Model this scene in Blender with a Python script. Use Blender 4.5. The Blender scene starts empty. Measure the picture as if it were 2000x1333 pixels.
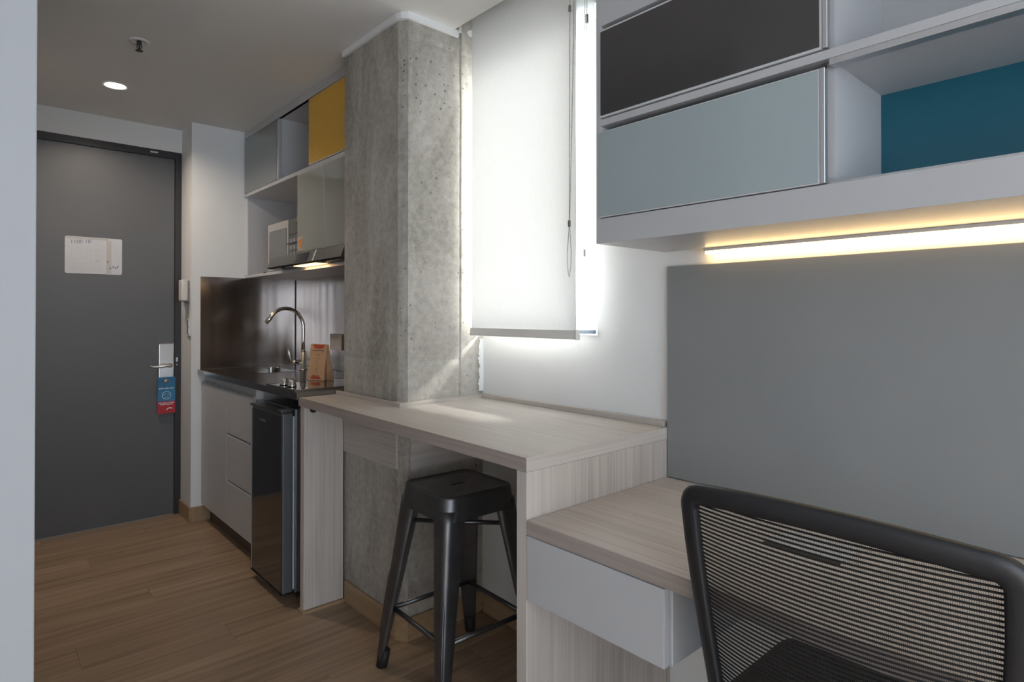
import bpy, bmesh, math, random
from mathutils import Vector, Matrix, noise
random.seed(7)
scene = bpy.context.scene
C = scene.collection

# ------------------------------------------------------------------ camera, world, sun, daylight, exposure
cam_d = bpy.data.cameras.new('camera'); cam = bpy.data.objects.new('camera', cam_d); C.objects.link(cam)
cam_d.sensor_width = 36.0; cam_d.lens = 36.0 * 1180 / 2000
cam_d.shift_y = -58.5 / 2000; cam_d.clip_start = 0.02
cam.location = (0, 0, 1.25)
cam.rotation_euler = (math.radians(90.39), 0, math.radians(-41.89))
scene.camera = cam

world = bpy.data.worlds.new('world'); scene.world = world; world.use_nodes = True
bg = world.node_tree.nodes['Background']
bg.inputs[0].default_value = (0.80, 0.90, 1.0, 1); bg.inputs[1].default_value = 1.3

sun_d = bpy.data.lights.new('sun', 'SUN'); sun = bpy.data.objects.new('sun', sun_d); C.objects.link(sun)
sun_d.energy = 42.0; sun_d.angle = math.radians(12.0); sun_d.color = (1.0, 0.97, 0.94)
sun.rotation_euler = Vector((-.29, .10, -.253)).to_track_quat('-Z', 'Y').to_euler()
sun.location = (4, 0, 5)

# daylight that enters by the big balcony window behind the camera
day_d = bpy.data.lights.new('balcony_daylight', 'AREA'); day = bpy.data.objects.new('balcony_daylight', day_d); C.objects.link(day)
day_d.shape = 'RECTANGLE'; day_d.size = 2.3; day_d.size_y = 1.9; day_d.energy = 43.0; day_d.color = (0.68, 0.83, 1.0)
day.location = (-0.2, -2.28, 1.25); day.rotation_euler = (math.radians(90), 0, 0)   # faces +Y

vs = scene.view_settings
vs.view_transform = 'Standard'; vs.look = 'None'; vs.gamma = 1.0; vs.use_curve_mapping = False
vs.exposure = 0.2

# ------------------------------------------------------------------ helpers
def tag(o, label=None, cat=None, group=None, kind=None):
    if label: o['label'] = label
    if cat: o['category'] = cat
    if group: o['group'] = group
    if kind: o['kind'] = kind
    return o

def thing(name, label, cat, loc=(0, 0, 0), group=None):
    o = bpy.data.objects.new(name, None); C.objects.link(o)
    o.location = loc; o.empty_display_size = .05
    return tag(o, label, cat, group)

def wloc(o):
    return o.location.copy() if o.type == 'EMPTY' else Vector((0, 0, 0))     # mesh parts keep an identity world transform

def obj(name, bm, mat, parent=None, smooth=False):
    """link a bmesh made in world coordinates as one mesh object (identity world transform)"""
    me = bpy.data.meshes.new(name); bm.to_mesh(me); bm.free()
    if mat: me.materials.append(mat)
    if smooth:
        for p in me.polygons: p.use_smooth = True
    o = bpy.data.objects.new(name, me); C.objects.link(o)
    if parent:
        o.parent = parent
        o.matrix_parent_inverse = Matrix.Translation(-wloc(parent))
    return o

def bx(bm, x0, x1, y0, y1, z0, z1):
    vs_ = [bm.verts.new((x, y, z)) for z in (z0, z1) for x, y in ((x0, y0), (x1, y0), (x1, y1), (x0, y1))]
    a = vs_
    for f in ((3, 2, 1, 0), (4, 5, 6, 7), (0, 1, 5, 4), (1, 2, 6, 5), (2, 3, 7, 6), (3, 0, 4, 7)):
        bm.faces.new([a[i] for i in f])

def bevel(bm, w, seg=2):
    bmesh.ops.bevel(bm, geom=bm.edges[:], offset=w, segments=seg, affect='EDGES', profile=.6)

def box(name, x0, x1, y0, y1, z0, z1, mat, parent=None, bv=0.0, seg=2):
    bm = bmesh.new(); bx(bm, min(x0, x1), max(x0, x1), min(y0, y1), max(y0, y1), min(z0, z1), max(z0, z1))
    if bv: bevel(bm, bv, seg)
    return obj(name, bm, mat, parent)

def prism(bm, poly, z0, z1):
    lo = [bm.verts.new((x, y, z0)) for x, y in poly]; hi = [bm.verts.new((x, y, z1)) for x, y in poly]
    n = len(poly)
    bm.faces.new(lo[::-1]); bm.faces.new(hi)
    for i in range(n):
        bm.faces.new((lo[i], lo[(i + 1) % n], hi[(i + 1) % n], hi[i]))
    bmesh.ops.recalc_face_normals(bm, faces=bm.faces[:])

def extr(bm, poly3, vec):
    """extrude a polygon (list of 3d points) along vec into a closed solid"""
    v = Vector(vec)
    lo = [bm.verts.new(p) for p in poly3]; hi = [bm.verts.new(Vector(p) + v) for p in poly3]
    n = len(lo)
    bm.faces.new(lo[::-1]); bm.faces.new(hi)
    for i in range(n):
        bm.faces.new((lo[i], lo[(i + 1) % n], hi[(i + 1) % n], hi[i]))
    bmesh.ops.recalc_face_normals(bm, faces=bm.faces[:])

def tube(bm, pts, r, seg=12, caps=True, closed=False):
    """sweep a circle; r is a number or a list"""
    pts = [Vector(p) for p in pts]; n = len(pts)
    rs = r if isinstance(r, (list, tuple)) else [r] * n
    up = None; rings = []
    for i, p in enumerate(pts):
        if closed: t = pts[(i + 1) % n] - pts[i - 1]
        else: t = pts[min(i + 1, n - 1)] - pts[max(i - 1, 0)]
        t.normalize()
        if up is None:
            up = Vector((0, 0, 1)) if abs(t.z) < .9 else Vector((1, 0, 0))
        up = (up - t * up.dot(t)).normalized()
        s = t.cross(up)
        rings.append([bm.verts.new(p + (up * math.cos(2 * math.pi * k / seg) + s * math.sin(2 * math.pi * k / seg)) * rs[i]) for k in range(seg)])
    m = n if closed else n - 1
    for i in range(m):
        a, b = rings[i], rings[(i + 1) % n]
        for k in range(seg):
            bm.faces.new((a[k], a[(k + 1) % seg], b[(k + 1) % seg], b[k]))
    if caps and not closed:
        bm.faces.new(rings[0][::-1]); bm.faces.new(rings[-1])
    bmesh.ops.recalc_face_normals(bm, faces=bm.faces[:])

def lathe(bm, cx, cy, prof, seg=32):
    """prof: list of (r, z); revolve about the vertical through cx, cy"""
    rings = []
    for r, z in prof:
        if r < 1e-6: rings.append([bm.verts.new((cx, cy, z))])
        else: rings.append([bm.verts.new((cx + r * math.cos(2 * math.pi * k / seg), cy + r * math.sin(2 * math.pi * k / seg), z)) for k in range(seg)])
    for a, b in zip(rings, rings[1:]):
        for k in range(seg):
            k2 = (k + 1) % seg
            if len(a) == 1 and len(b) == 1: continue
            if len(a) == 1: bm.faces.new((a[0], b[k2], b[k]))
            elif len(b) == 1: bm.faces.new((a[k], a[k2], b[0]))
            else: bm.faces.new((a[k], a[k2], b[k2], b[k]))
    bmesh.ops.recalc_face_normals(bm, faces=bm.faces[:])

def rrect(cx, cy, hx, hy, r, n=6):
    pts = []
    for sx, sy, a0 in ((1, 1, 0), (-1, 1, 90), (-1, -1, 180), (1, -1, 270)):
        for k in range(n + 1):
            a = math.radians(a0 + 90 * k / n)
            pts.append((cx + sx * (hx - r) + r * math.cos(a), cy + sy * (hy - r) + r * math.sin(a)))
    return pts

# ------------------------------------------------------------------ materials
def new_mat(name):
    m = bpy.data.materials.new(name); m.use_nodes = True
    nt = m.node_tree; b = nt.nodes['Principled BSDF']
    return m, nt, b

def N(nt, t, **k):
    n = nt.nodes.new(t)
    for a, v in k.items(): setattr(n, a, v)
    return n

def paint(name, col, rough=.5, metal=0.0, var=.04, scale=6.0, bump=0.0, bscale=200.0, spec=.5, coat=0.0):
    m, nt, b = new_mat(name)
    tc = N(nt, 'ShaderNodeTexCoord'); ns = N(nt, 'ShaderNodeTexNoise'); ns.inputs['Scale'].default_value = scale
    ns.inputs['Detail'].default_value = 4
    nt.links.new(tc.outputs['Object'], ns.inputs['Vector'])
    mx = N(nt, 'ShaderNodeMix', data_type='RGBA')
    mx.inputs[6].default_value = (*[c * (1 - var) for c in col], 1); mx.inputs[7].default_value = (*[min(1, c * (1 + var)) for c in col], 1)
    nt.links.new(ns.outputs['Fac'], mx.inputs[0]); nt.links.new(mx.outputs[2], b.inputs['Base Color'])
    b.inputs['Roughness'].default_value = rough; b.inputs['Metallic'].default_value = metal
    b.inputs['Specular IOR Level'].default_value = spec; b.inputs['Coat Weight'].default_value = coat
    if bump:
        n2 = N(nt, 'ShaderNodeTexNoise'); n2.inputs['Scale'].default_value = bscale
        nt.links.new(tc.outputs['Object'], n2.inputs['Vector'])
        bp = N(nt, 'ShaderNodeBump'); bp.inputs['Strength'].default_value = bump; bp.inputs['Distance'].default_value = .002
        nt.links.new(n2.outputs['Fac'], bp.inputs['Height']); nt.links.new(bp.outputs['Normal'], b.inputs['Normal'])
    return m

def wood(name, axis, cols, rough=.45, fine=90.0, long=2.2, rnd=False, bump=.08, broad=6.0, spec=.5):
    """straight grained laminate; axis 0/1/2 is the grain direction; cols = three colours dark to light"""
    m, nt, b = new_mat(name)
    tc = N(nt, 'ShaderNodeTexCoord')
    vec = tc.outputs['Object']
    if rnd:
        oi = N(nt, 'ShaderNodeObjectInfo'); ml = N(nt, 'ShaderNodeMath', operation='MULTIPLY'); ml.inputs[1].default_value = 37.0
        nt.links.new(oi.outputs['Random'], ml.inputs[0])
        ad = N(nt, 'ShaderNodeVectorMath', operation='ADD'); nt.links.new(vec, ad.inputs[0]); nt.links.new(ml.outputs[0], ad.inputs[1])
        vec = ad.outputs[0]
    def layer(sc_long, sc_cross, detail, dist):
        mp = N(nt, 'ShaderNodeMapping'); s = [sc_cross] * 3; s[axis] = sc_long; mp.inputs['Scale'].default_value = s
        nt.links.new(vec, mp.inputs['Vector'])
        n = N(nt, 'ShaderNodeTexNoise'); n.inputs['Scale'].default_value = 1.0; n.inputs['Detail'].default_value = detail
        n.inputs['Distortion'].default_value = dist; nt.links.new(mp.outputs[0], n.inputs['Vector'])
        return n.outputs['Fac']
    f1 = layer(long, fine, 5, .3); f2 = layer(long * .45, broad, 3, .6)
    mx = N(nt, 'ShaderNodeMix', data_type='FLOAT'); mx.inputs[0].default_value = .45
    nt.links.new(f1, mx.inputs[2]); nt.links.new(f2, mx.inputs[3])
    cr = N(nt, 'ShaderNodeValToRGB'); e = cr.color_ramp.elements
    e[0].position = .30; e[0].color = (*cols[0], 1); e[1].position = .68; e[1].color = (*cols[2], 1)
    k = e.new(.48); k.color = (*cols[1], 1)
    nt.links.new(mx.outputs[0], cr.inputs['Fac'])
    out = cr.outputs['Color']
    if rnd:
        hs = N(nt, 'ShaderNodeHueSaturation'); mr = N(nt, 'ShaderNodeMapRange')
        mr.inputs['To Min'].default_value = .92; mr.inputs['To Max'].default_value = 1.06
        nt.links.new(oi.outputs['Random'], mr.inputs['Value']); nt.links.new(mr.outputs[0], hs.inputs['Value']); nt.links.new(out, hs.inputs['Color'])
        out = hs.outputs['Color']
    nt.links.new(out, b.inputs['Base Color'])
    b.inputs['Roughness'].default_value = rough; b.inputs['Specular IOR Level'].default_value = spec
    bp = N(nt, 'ShaderNodeBump'); bp.inputs['Strength'].default_value = bump; bp.inputs['Distance'].default_value = .001
    nt.links.new(f1, bp.inputs['Height']); nt.links.new(bp.outputs['Normal'], b.inputs['Normal'])
    return m

def emit(name, col, strength):
    m, nt, b = new_mat(name)
    b.inputs['Base Color'].default_value = (*col, 1); b.inputs['Emission Color'].default_value = (*col, 1); b.inputs['Emission Strength'].default_value = strength
    return m

def fabric(name, col, trans):
    m = bpy.data.materials.new(name); m.use_nodes = True; nt = m.node_tree; nt.nodes.clear()
    o = N(nt, 'ShaderNodeOutputMaterial'); d = N(nt, 'ShaderNodeBsdfDiffuse'); t = N(nt, 'ShaderNodeBsdfTranslucent'); mx = N(nt, 'ShaderNodeMixShader')
    tc = N(nt, 'ShaderNodeTexCoord'); mp = N(nt, 'ShaderNodeMapping'); mp.inputs['Scale'].default_value = (300, 300, 40)
    ns = N(nt, 'ShaderNodeTexNoise'); ns.inputs['Scale'].default_value = 1.0; ns.inputs['Detail'].default_value = 3
    nt.links.new(tc.outputs['Object'], mp.inputs['Vector']); nt.links.new(mp.outputs[0], ns.inputs['Vector'])
    c = N(nt, 'ShaderNodeMix', data_type='RGBA'); c.inputs[6].default_value = (*[v * .95 for v in col], 1); c.inputs[7].default_value = (*[min(1, v * 1.03) for v in col], 1)
    nt.links.new(ns.outputs['Fac'], c.inputs[0])
    nt.links.new(c.outputs[2], d.inputs['Color']); nt.links.new(c.outputs[2], t.inputs['Color'])
    mx.inputs[0].default_value = trans
    nt.links.new(d.outputs[0], mx.inputs[1]); nt.links.new(t.outputs[0], mx.inputs[2]); nt.links.new(mx.outputs[0], o.inputs['Surface'])
    return m

def pane_mat(name):
    m = bpy.data.materials.new(name); m.use_nodes = True; nt = m.node_tree; nt.nodes.clear()
    o = N(nt, 'ShaderNodeOutputMaterial'); t = N(nt, 'ShaderNodeBsdfTransparent'); g = N(nt, 'ShaderNodeBsdfGlossy'); mx = N(nt, 'ShaderNodeMixShader')
    fr = N(nt, 'ShaderNodeFresnel'); fr.inputs['IOR'].default_value = 1.3
    t.inputs['Color'].default_value = (.96, .98, .98, 1); g.inputs['Roughness'].default_value = .02
    nt.links.new(fr.outputs[0], mx.inputs[0]); nt.links.new(t.outputs[0], mx.inputs[1]); nt.links.new(g.outputs[0], mx.inputs[2]); nt.links.new(mx.outputs[0], o.inputs['Surface'])
    return m

def concrete(name):
    m, nt, b = new_mat(name)
    tc = N(nt, 'ShaderNodeTexCoord')
    def ns(scale, detail=6, rough=.6, dist=0.0, vec=None):
        n = N(nt, 'ShaderNodeTexNoise'); n.inputs['Scale'].default_value = scale; n.inputs['Detail'].default_value = detail
        n.inputs['Roughness'].default_value = rough; n.inputs['Distortion'].default_value = dist
        nt.links.new(vec or tc.outputs['Object'], n.inputs['Vector']); return n.outputs['Fac']
    mp = N(nt, 'ShaderNodeMapping'); mp.inputs['Scale'].default_value = (1, 1, .35); nt.links.new(tc.outputs['Object'], mp.inputs['Vector'])
    f1 = ns(3.6, 9, .68, .9, mp.outputs[0]); f2 = ns(38, 6, .7)
    cr = N(nt, 'ShaderNodeValToRGB'); e = cr.color_ramp.elements
    e[0].position = .32; e[0].color = (.21, .195, .165, 1); e[1].position = .68; e[1].color = (.60, .57, .52, 1)
    k = e.new(.5); k.color = (.41, .38, .335, 1)
    mx = N(nt, 'ShaderNodeMix', data_type='FLOAT'); mx.inputs[0].default_value = .35
    nt.links.new(f1, mx.inputs[2]); nt.links.new(f2, mx.inputs[3]); nt.links.new(mx.outputs[0], cr.inputs['Fac'])
    # bug holes
    vo = N(nt, 'ShaderNodeTexVoronoi'); vo.inputs['Scale'].default_value = 44.0; nt.links.new(tc.outputs['Object'], vo.inputs['Vector'])
    mask = ns(3.0, 2); rng = N(nt, 'ShaderNodeMapRange'); rng.inputs['From Min'].default_value = .30; rng.inputs['From Max'].default_value = .60
    rng.inputs['To Min'].default_value = 0.0; rng.inputs['To Max'].default_value = .24; nt.links.new(mask, rng.inputs['Value'])
    sp = N(nt, 'ShaderNodeSeparateColor'); nt.links.new(vo.outputs['Color'], sp.inputs[0])
    th = N(nt, 'ShaderNodeMath', operation='MULTIPLY'); nt.links.new(rng.outputs[0], th.inputs[0]); nt.links.new(sp.outputs[0], th.inputs[1])
    sx_ = N(nt, 'ShaderNodeSeparateXYZ'); nt.links.new(tc.outputs['Object'], sx_.inputs[0])
    gt = N(nt, 'ShaderNodeMapRange'); gt.inputs['From Min'].default_value = 2.03; gt.inputs['From Max'].default_value = 2.045; gt.inputs['To Min'].default_value = 1.0; gt.inputs['To Max'].default_value = .25
    nt.links.new(sx_.outputs['Y'], gt.inputs['Value'])       # the honeycombed casting face is the one beside the window
    th2 = N(nt, 'ShaderNodeMath', operation='MULTIPLY'); nt.links.new(th.outputs[0], th2.inputs[0]); nt.links.new(gt.outputs[0], th2.inputs[1]); th = th2
    lt = N(nt, 'ShaderNodeMath', operation='LESS_THAN'); nt.links.new(vo.outputs['Distance'], lt.inputs[0]); nt.links.new(th.outputs[0], lt.inputs[1])
    m2 = N(nt, 'ShaderNodeMix', data_type='RGBA'); nt.links.new(lt.outputs[0], m2.inputs[0]); nt.links.new(cr.outputs['Color'], m2.inputs[6]); m2.inputs[7].default_value = (.19, .18, .16, 1)
    # pale lime patches
    pt = ns(2.3, 5, .6, 1.5); pr = N(nt, 'ShaderNodeMapRange'); pr.inputs['From Min'].default_value = .60; pr.inputs['From Max'].default_value = .72; pr.inputs['To Max'].default_value = .45
    nt.links.new(pt, pr.inputs['Value'])
    m3 = N(nt, 'ShaderNodeMix', data_type='RGBA'); nt.links.new(pr.outputs[0], m3.inputs[0]); nt.links.new(m2.outputs[2], m3.inputs[6]); m3.inputs[7].default_value = (.62, .60, .565, 1)
    nt.links.new(m3.outputs[2], b.inputs['Base Color'])
    b.inputs['Roughness'].default_value = .85; b.inputs['Specular IOR Level'].default_value = .25
    h = N(nt, 'ShaderNodeMath', operation='SUBTRACT'); nt.links.new(f2, h.inputs[0]); nt.links.new(lt.outputs[0], h.inputs[1])
    bp = N(nt, 'ShaderNodeBump'); bp.inputs['Strength'].default_value = .55; bp.inputs['Distance'].default_value = .003
    nt.links.new(h.outputs[0], bp.inputs['Height']); nt.links.new(bp.outputs['Normal'], b.inputs['Normal'])
    return m

def steel(name, col=(.55, .54, .53), rough=.3, axis=0, bsc=(7, 7, 7), bst=.04):
    m, nt, b = new_mat(name)
    tc = N(nt, 'ShaderNodeTexCoord'); mp = N(nt, 'ShaderNodeMapping'); s = [260.0] * 3; s[axis] = 3.0; mp.inputs['Scale'].default_value = s
    nt.links.new(tc.outputs['Object'], mp.inputs['Vector'])
    n = N(nt, 'ShaderNodeTexNoise'); n.inputs['Scale'].default_value = 1.0; n.inputs['Detail'].default_value = 3; nt.links.new(mp.outputs[0], n.inputs['Vector'])
    mr = N(nt, 'ShaderNodeMapRange'); mr.inputs['To Min'].default_value = rough * .92; mr.inputs['To Max'].default_value = rough * 1.1
    nt.links.new(n.outputs['Fac'], mr.inputs['Value']); nt.links.new(mr.outputs[0], b.inputs['Roughness'])
    b.inputs['Base Color'].default_value = (*col, 1); b.inputs['Metallic'].default_value = 1.0
    n2 = N(nt, 'ShaderNodeTexNoise'); n2.inputs['Scale'].default_value = 1.0; n2.inputs['Detail'].default_value = 1
    m9 = N(nt, 'ShaderNodeMapping'); m9.inputs['Scale'].default_value = bsc; nt.links.new(tc.outputs['Object'], m9.inputs['Vector']); nt.links.new(m9.outputs[0], n2.inputs['Vector'])
    bp = N(nt, 'ShaderNodeBump'); bp.inputs['Strength'].default_value = bst; bp.inputs['Distance'].default_value = .01
    nt.links.new(n2.outputs['Fac'], bp.inputs['Height']); nt.links.new(bp.outputs['Normal'], b.inputs['Normal'])
    return m

M = {}
M['wall'] = paint('white_wall_paint', (.80, .795, .785), .8, var=.02, bump=.12, bscale=260, spec=.3)
M['wallgrey'] = paint('pale_grey_board', (.45, .455, .47), .6, var=.02, spec=.3)
M['ceil'] = paint('ceiling_paint', (.75, .735, .71), .85, var=.02, bump=.05, spec=.25)
M['bench'] = {a: wood('pale_laminate_' + 'xyz'[a], a, ((.375, .332, .298), (.51, .456, .412), (.61, .552, .505)), .42, 110, 2.0) for a in (0, 1, 2)}
M['desk'] = M['bench']
M['edge'] = {a: wood('laminate_edge_shade_' + 'xyz'[a], a, ((.26, .215, .19), (.34, .285, .255), (.41, .35, .315)), .5, 130, 2.5) for a in (0, 1, 2)}  # front edges get less light; that shade is put into this darker tone
M['plank'] = wood('oak_floor', 0, ((.175, .112, .066), (.30, .202, .128), (.40, .285, .19)), .42, 42, 1.6, rnd=True, bump=.15, broad=9)
M['joint'] = paint('floor_joint', (.07, .045, .03), .8)
M['base'] = wood('baseboard_oak', 1, ((.30, .19, .10), (.36, .24, .135), (.42, .29, .17)), .45, 60, 1.5)
M['conc'] = concrete('raw_concrete')
M['cab'] = paint('white_melamine', (.50, .497, .505), .38, var=.015)
M['darkglass'] = paint('dark_brown_glass', (.055, .051, .050), .16, var=.02, coat=.3)
M['blueglass'] = paint('pale_blue_glass', (.36, .42, .43), .16, var=.015, coat=.4)
M['greenglass'] = paint('pale_green_glass', (.37, .375, .33), .10, var=.015, coat=.5)
M['greyglass'] = paint('grey_glass', (.19, .205, .20), .08, var=.02, coat=.5)
M['yellow'] = paint('yellow_glass', (.78, .43, .005), .12, var=.02, coat=.4)
M['teal'] = paint('teal_panel', (.012, .115, .165), .35, var=.03)
M['alu'] = steel('aluminium', (.62, .62, .63), .5, 1)
M['socket'] = paint('socket_beige', (.46, .43, .41), .45)
M['lidgrey'] = paint('silver_lacquer', (.50, .50, .51), .4)
M['grip'] = paint('grip_profile_grey', (.60, .60, .61), .4)
M['plinth'] = paint('shaded_plinth', (.10, .068, .048), .5)  # toe-kick shadow is put into this dark colour
M['stripgrey'] = paint('grey_strip', (.30, .29, .28), .35)
M['sticker'] = paint('sticker_film', (.45, .38, .31), .5)
M['panel'] = paint('grey_panel', (.262, .266, .266), .30, var=.015)
M['steel'] = steel('brushed_steel', (.30, .285, .27), .22, 1, (5, 5, 5), .02)
M['steelv'] = steel('splash_steel', (.37, .335, .315), .17, 2, (9, 9, .7), .25)
M['chrome'] = paint('chrome', (.78, .78, .77), .08, 1.0, var=.01)
M['nickel'] = paint('satin_nickel', (.66, .64, .62), .32, 1.0, var=.02)
M['door'] = paint('door_grey', (.115, .117, .123), .42, var=.06, scale=3, bump=.06, bscale=60)
M['frame'] = paint('door_frame_dark', (.035, .033, .034), .4, var=.05)
M['blind1'] = fabric('blind_screen_fabric', (.86, .85, .83), .108)
M['blind2'] = fabric('blind_rear_fabric', (.90, .92, .93), .62)
M['hem'] = paint('hem_bar_beige', (.80, .77, .72), .5)
M['hem2'] = paint('hem_bar_blue_grey', (.20, .25, .33), .5)
M['bead'] = paint('bead_chain_plastic', (.50, .50, .51), .4)
M['pane'] = pane_mat('window_pane')
M['winframe'] = paint('window_frame_white', (.7, .7, .7), .4)
M['stool'] = paint('gunmetal_lacquer', (.13, .13, .135), .40, .85, var=.35, scale=14, coat=.2)
M['blackmat'] = paint('matt_black', (.014, .014, .015), .55, var=.1)
M['rubber'] = paint('rubber', (.012, .012, .012), .7)
M['chair'] = paint('black_nylon', (.017, .017, .019), .42, var=.08, bump=.1, bscale=500)
M['strand'] = paint('black_mesh', (.012, .011, .011), .6)
M['thread'] = paint('mesh_thread', (.07, .06, .05), .7)
M['cushion'] = paint('black_cushion', (.010, .010, .011), .9, var=.2, scale=300, bump=.3, bscale=600)
M['kraft'] = paint('kraft_paper', (.50, .30, .165), .75, var=.06, scale=20, bump=.1, bscale=60)
M['kraftin'] = paint('kraft_paper_side', (.40, .24, .14), .8, var=.06, scale=20)
M['redink'] = paint('red_ink', (.45, .055, .02), .7)
M['brownink'] = paint('brown_ink', (.12, .055, .03), .7)
M['fridge_door'] = paint('fridge_black_glass', (.012, .011, .011), .10, var=.05, coat=.6)
M['fridge_side'] = paint('fridge_grey_steel', (.17, .175, .18), .34, .6, var=.04)
M['gasket'] = paint('gasket_pale', (.50, .55, .60), .5)
M['white_plastic'] = paint('white_plastic', (.72, .69, .66), .4)
M['grey_plastic'] = paint('grey_plastic', (.30, .29, .28), .45)
M['cookglass'] = paint('cooktop_glass', (.02, .02, .02), .06, var=.05, coat=.6)
M['micro'] = paint('microwave_silver', (.47, .45, .43), .42, .2, var=.03)
M['microglass'] = paint('microwave_window', (.10, .10, .10), .15, coat=.4)
M['black_gloss'] = paint('black_gloss', (.012, .012, .012), .12)
M['hood'] = steel('hood_steel', (.17, .165, .15), .3, 1, (4, 4, 4), .02)
M['orange'] = paint('orange_label', (.70, .26, .06), .6)
M['paper'] = paint('white_paper', (.55, .56, .60), .55, var=.03, scale=15)
M['tape'] = paint('grey_tape', (.46, .45, .43), .5)
M['ink'] = paint('grey_blue_ink', (.16, .20, .26), .7)
M['inkpale'] = paint('pale_ink', (.50, .51, .53), .7)
M['tagblue'] = paint('tag_blue', (.035, .20, .38), .45, var=.08, scale=30)
M['tagred'] = paint('tag_red', (.45, .02, .03), .45, var=.06, scale=30)
M['tagwhite'] = paint('tag_white_ink', (.72, .78, .82), .5)
M['lamp'] = emit('downlight_lens', (1.0, .93, .86), 14.0)
M['hoodlamp'] = emit('hood_lamp_lens', (1.0, .60, .26), 3.2)
M['led'] = emit('warm_led', (1.0, .68, .30), 12.0)

# ------------------------------------------------------------------ the room
WX = 1.625          # inner face of the window wall
KX = 1.640          # kitchen recess back wall
DY = 4.24           # door wall face
CZ = 2.42           # ceiling
def struct(o): o['kind'] = 'structure'; return o

# floor: sub-floor plus separate planks (they run towards the window wall)
floor = struct(box('floor', -1.7, 1.74, -2.3, 4.40, -.06, -.010, M['joint']))
PW = .196; row = 0; y = -2.3
mesh_cache = {}
while y < 4.35:
    off = (row * 0.47) % 1.25
    x = -1.7 - off
    while x < 1.70:
        xa, xb = max(x, -1.7), min(x + 1.25, 1.70); ya, yb = y, min(y + PW, 4.37)
        hidden = (yb < 4.2 and ya > 1.35 and xb < .06)
        if xb - xa > .03 and not hidden:
            key = (round(xb - xa, 3), round(yb - ya, 3))
            if key not in mesh_cache:
                bm = bmesh.new(); bx(bm, 0, xb - xa - .0006, 0, yb - ya - .0006, -.0095, 0); bevel(bm, .0005, 1)
                me = bpy.data.meshes.new('plank'); bm.to_mesh(me); bm.free(); me.materials.append(M['plank']); mesh_cache[key] = me
            p = bpy.data.objects.new('plank', mesh_cache[key]); C.objects.link(p); p.location = (xa, ya, 0); p.parent = floor
        x += 1.25
    y += PW; row += 1

# window wall with the opening, kitchen recess wall (one structure)
SILL, LINT, WY0, WY1 = 1.180, 2.345, 1.366, 2.0
bm = bmesh.new()
bx(bm, WX, 1.715, -2.3, WY0, 0, 2.70)
bx(bm, WX, 1.715, WY0, WY1 + .02, 0, SILL)
bx(bm, WX, 1.715, WY0, WY1 + .02, LINT, 2.70)
wall_right = struct(obj('wall_right', bm, M['wall']))
bm = bmesh.new(); bx(bm, KX, 1.74, 2.47, 4.40, 0, 2.70); struct(obj('wall_kitchen', bm, M['wall']))
# door wall + the short return wall beside the kitchen
bm = bmesh.new()
bx(bm, -1.7, .075, DY, 4.40, 0, 2.70); bx(bm, .075, 1.0, DY, 4.40, 2.276, 2.70)
struct(obj('wall_far', bm, M['wall']))
struct(box('wall_return', .995, KX + .02, 4.012, 4.40, 0, 2.70, M['wall']))
# bathroom block at the left (its corner is the pale strip at the picture's left edge)
struct(box('wall_left', -1.7, .083, 1.30, DY, 0, 2.70, M['wallgrey'], bv=.002))
struct(box('wall_side', -1.80, -1.7, -2.3, 1.32, 0, 2.70, M['wall']))
# wall behind the camera with the balcony window
bm = bmesh.new()
bx(bm, -1.8, -1.4, -2.4, -2.3, 0, 2.70); bx(bm, 1.0, 1.715, -2.4, -2.3, 0, 2.70)
bx(bm, -1.4, 1.0, -2.4, -2.3, 0, .25); bx(bm, -1.4, 1.0, -2.4, -2.3, 2.25, 2.70)
struct(obj('wall_back', bm, M['wall']))
wb = struct(thing('window_2', None, None, (-.2, -2.35, .25)))
bm = bmesh.new()
for x0, x1 in ((-1.4, -1.35), (-.225, -.175), (.95, 1.0)): bx(bm, x0, x1, -2.37, -2.32, .25, 2.25)
bx(bm, -1.35, .95, -2.37, -2.32, .25, .30); bx(bm, -1.35, .95, -2.37, -2.32, 2.20, 2.25)
obj('window_frame', bm, M['winframe'], wb)
# ceiling with the blind pocket along the window wall
bm = bmesh.new()
bx(bm, -1.8, 1.470, -2.4, 4.40, CZ, 2.70)
bx(bm, 1.470, 1.74, 2.0, 4.40, CZ, 2.70)
bx(bm, 1.470, 1.74, -2.4, 2.0, 2.665, 2.72)
struct(obj('ceiling', bm, M['ceil']))

# window in the opening
w1 = struct(thing('window_1', None, None, (1.69, 1.68, SILL)))
bm = bmesh.new()
bx(bm, 1.700, 1.735, WY0 - .03, WY0 + .004, SILL - .03, LINT + .03); bx(bm, 1.700, 1.735, 1.975, WY1 + .01, SILL - .03, LINT + .03)
bx(bm, 1.700, 1.735, WY0, 1.98, SILL - .035, SILL - .012); bx(bm, 1.700, 1.735, WY0, 1.98, LINT + .004, LINT + .03)
obj('window_frame', bm, M['winframe'], w1)
obj('window_pane', (lambda b: (bx(b, 1.716, 1.720, WY0 + .004, 1.975, SILL - .012, LINT + .004), b)[1])(bmesh.new()), M['pane'], w1)

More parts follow.
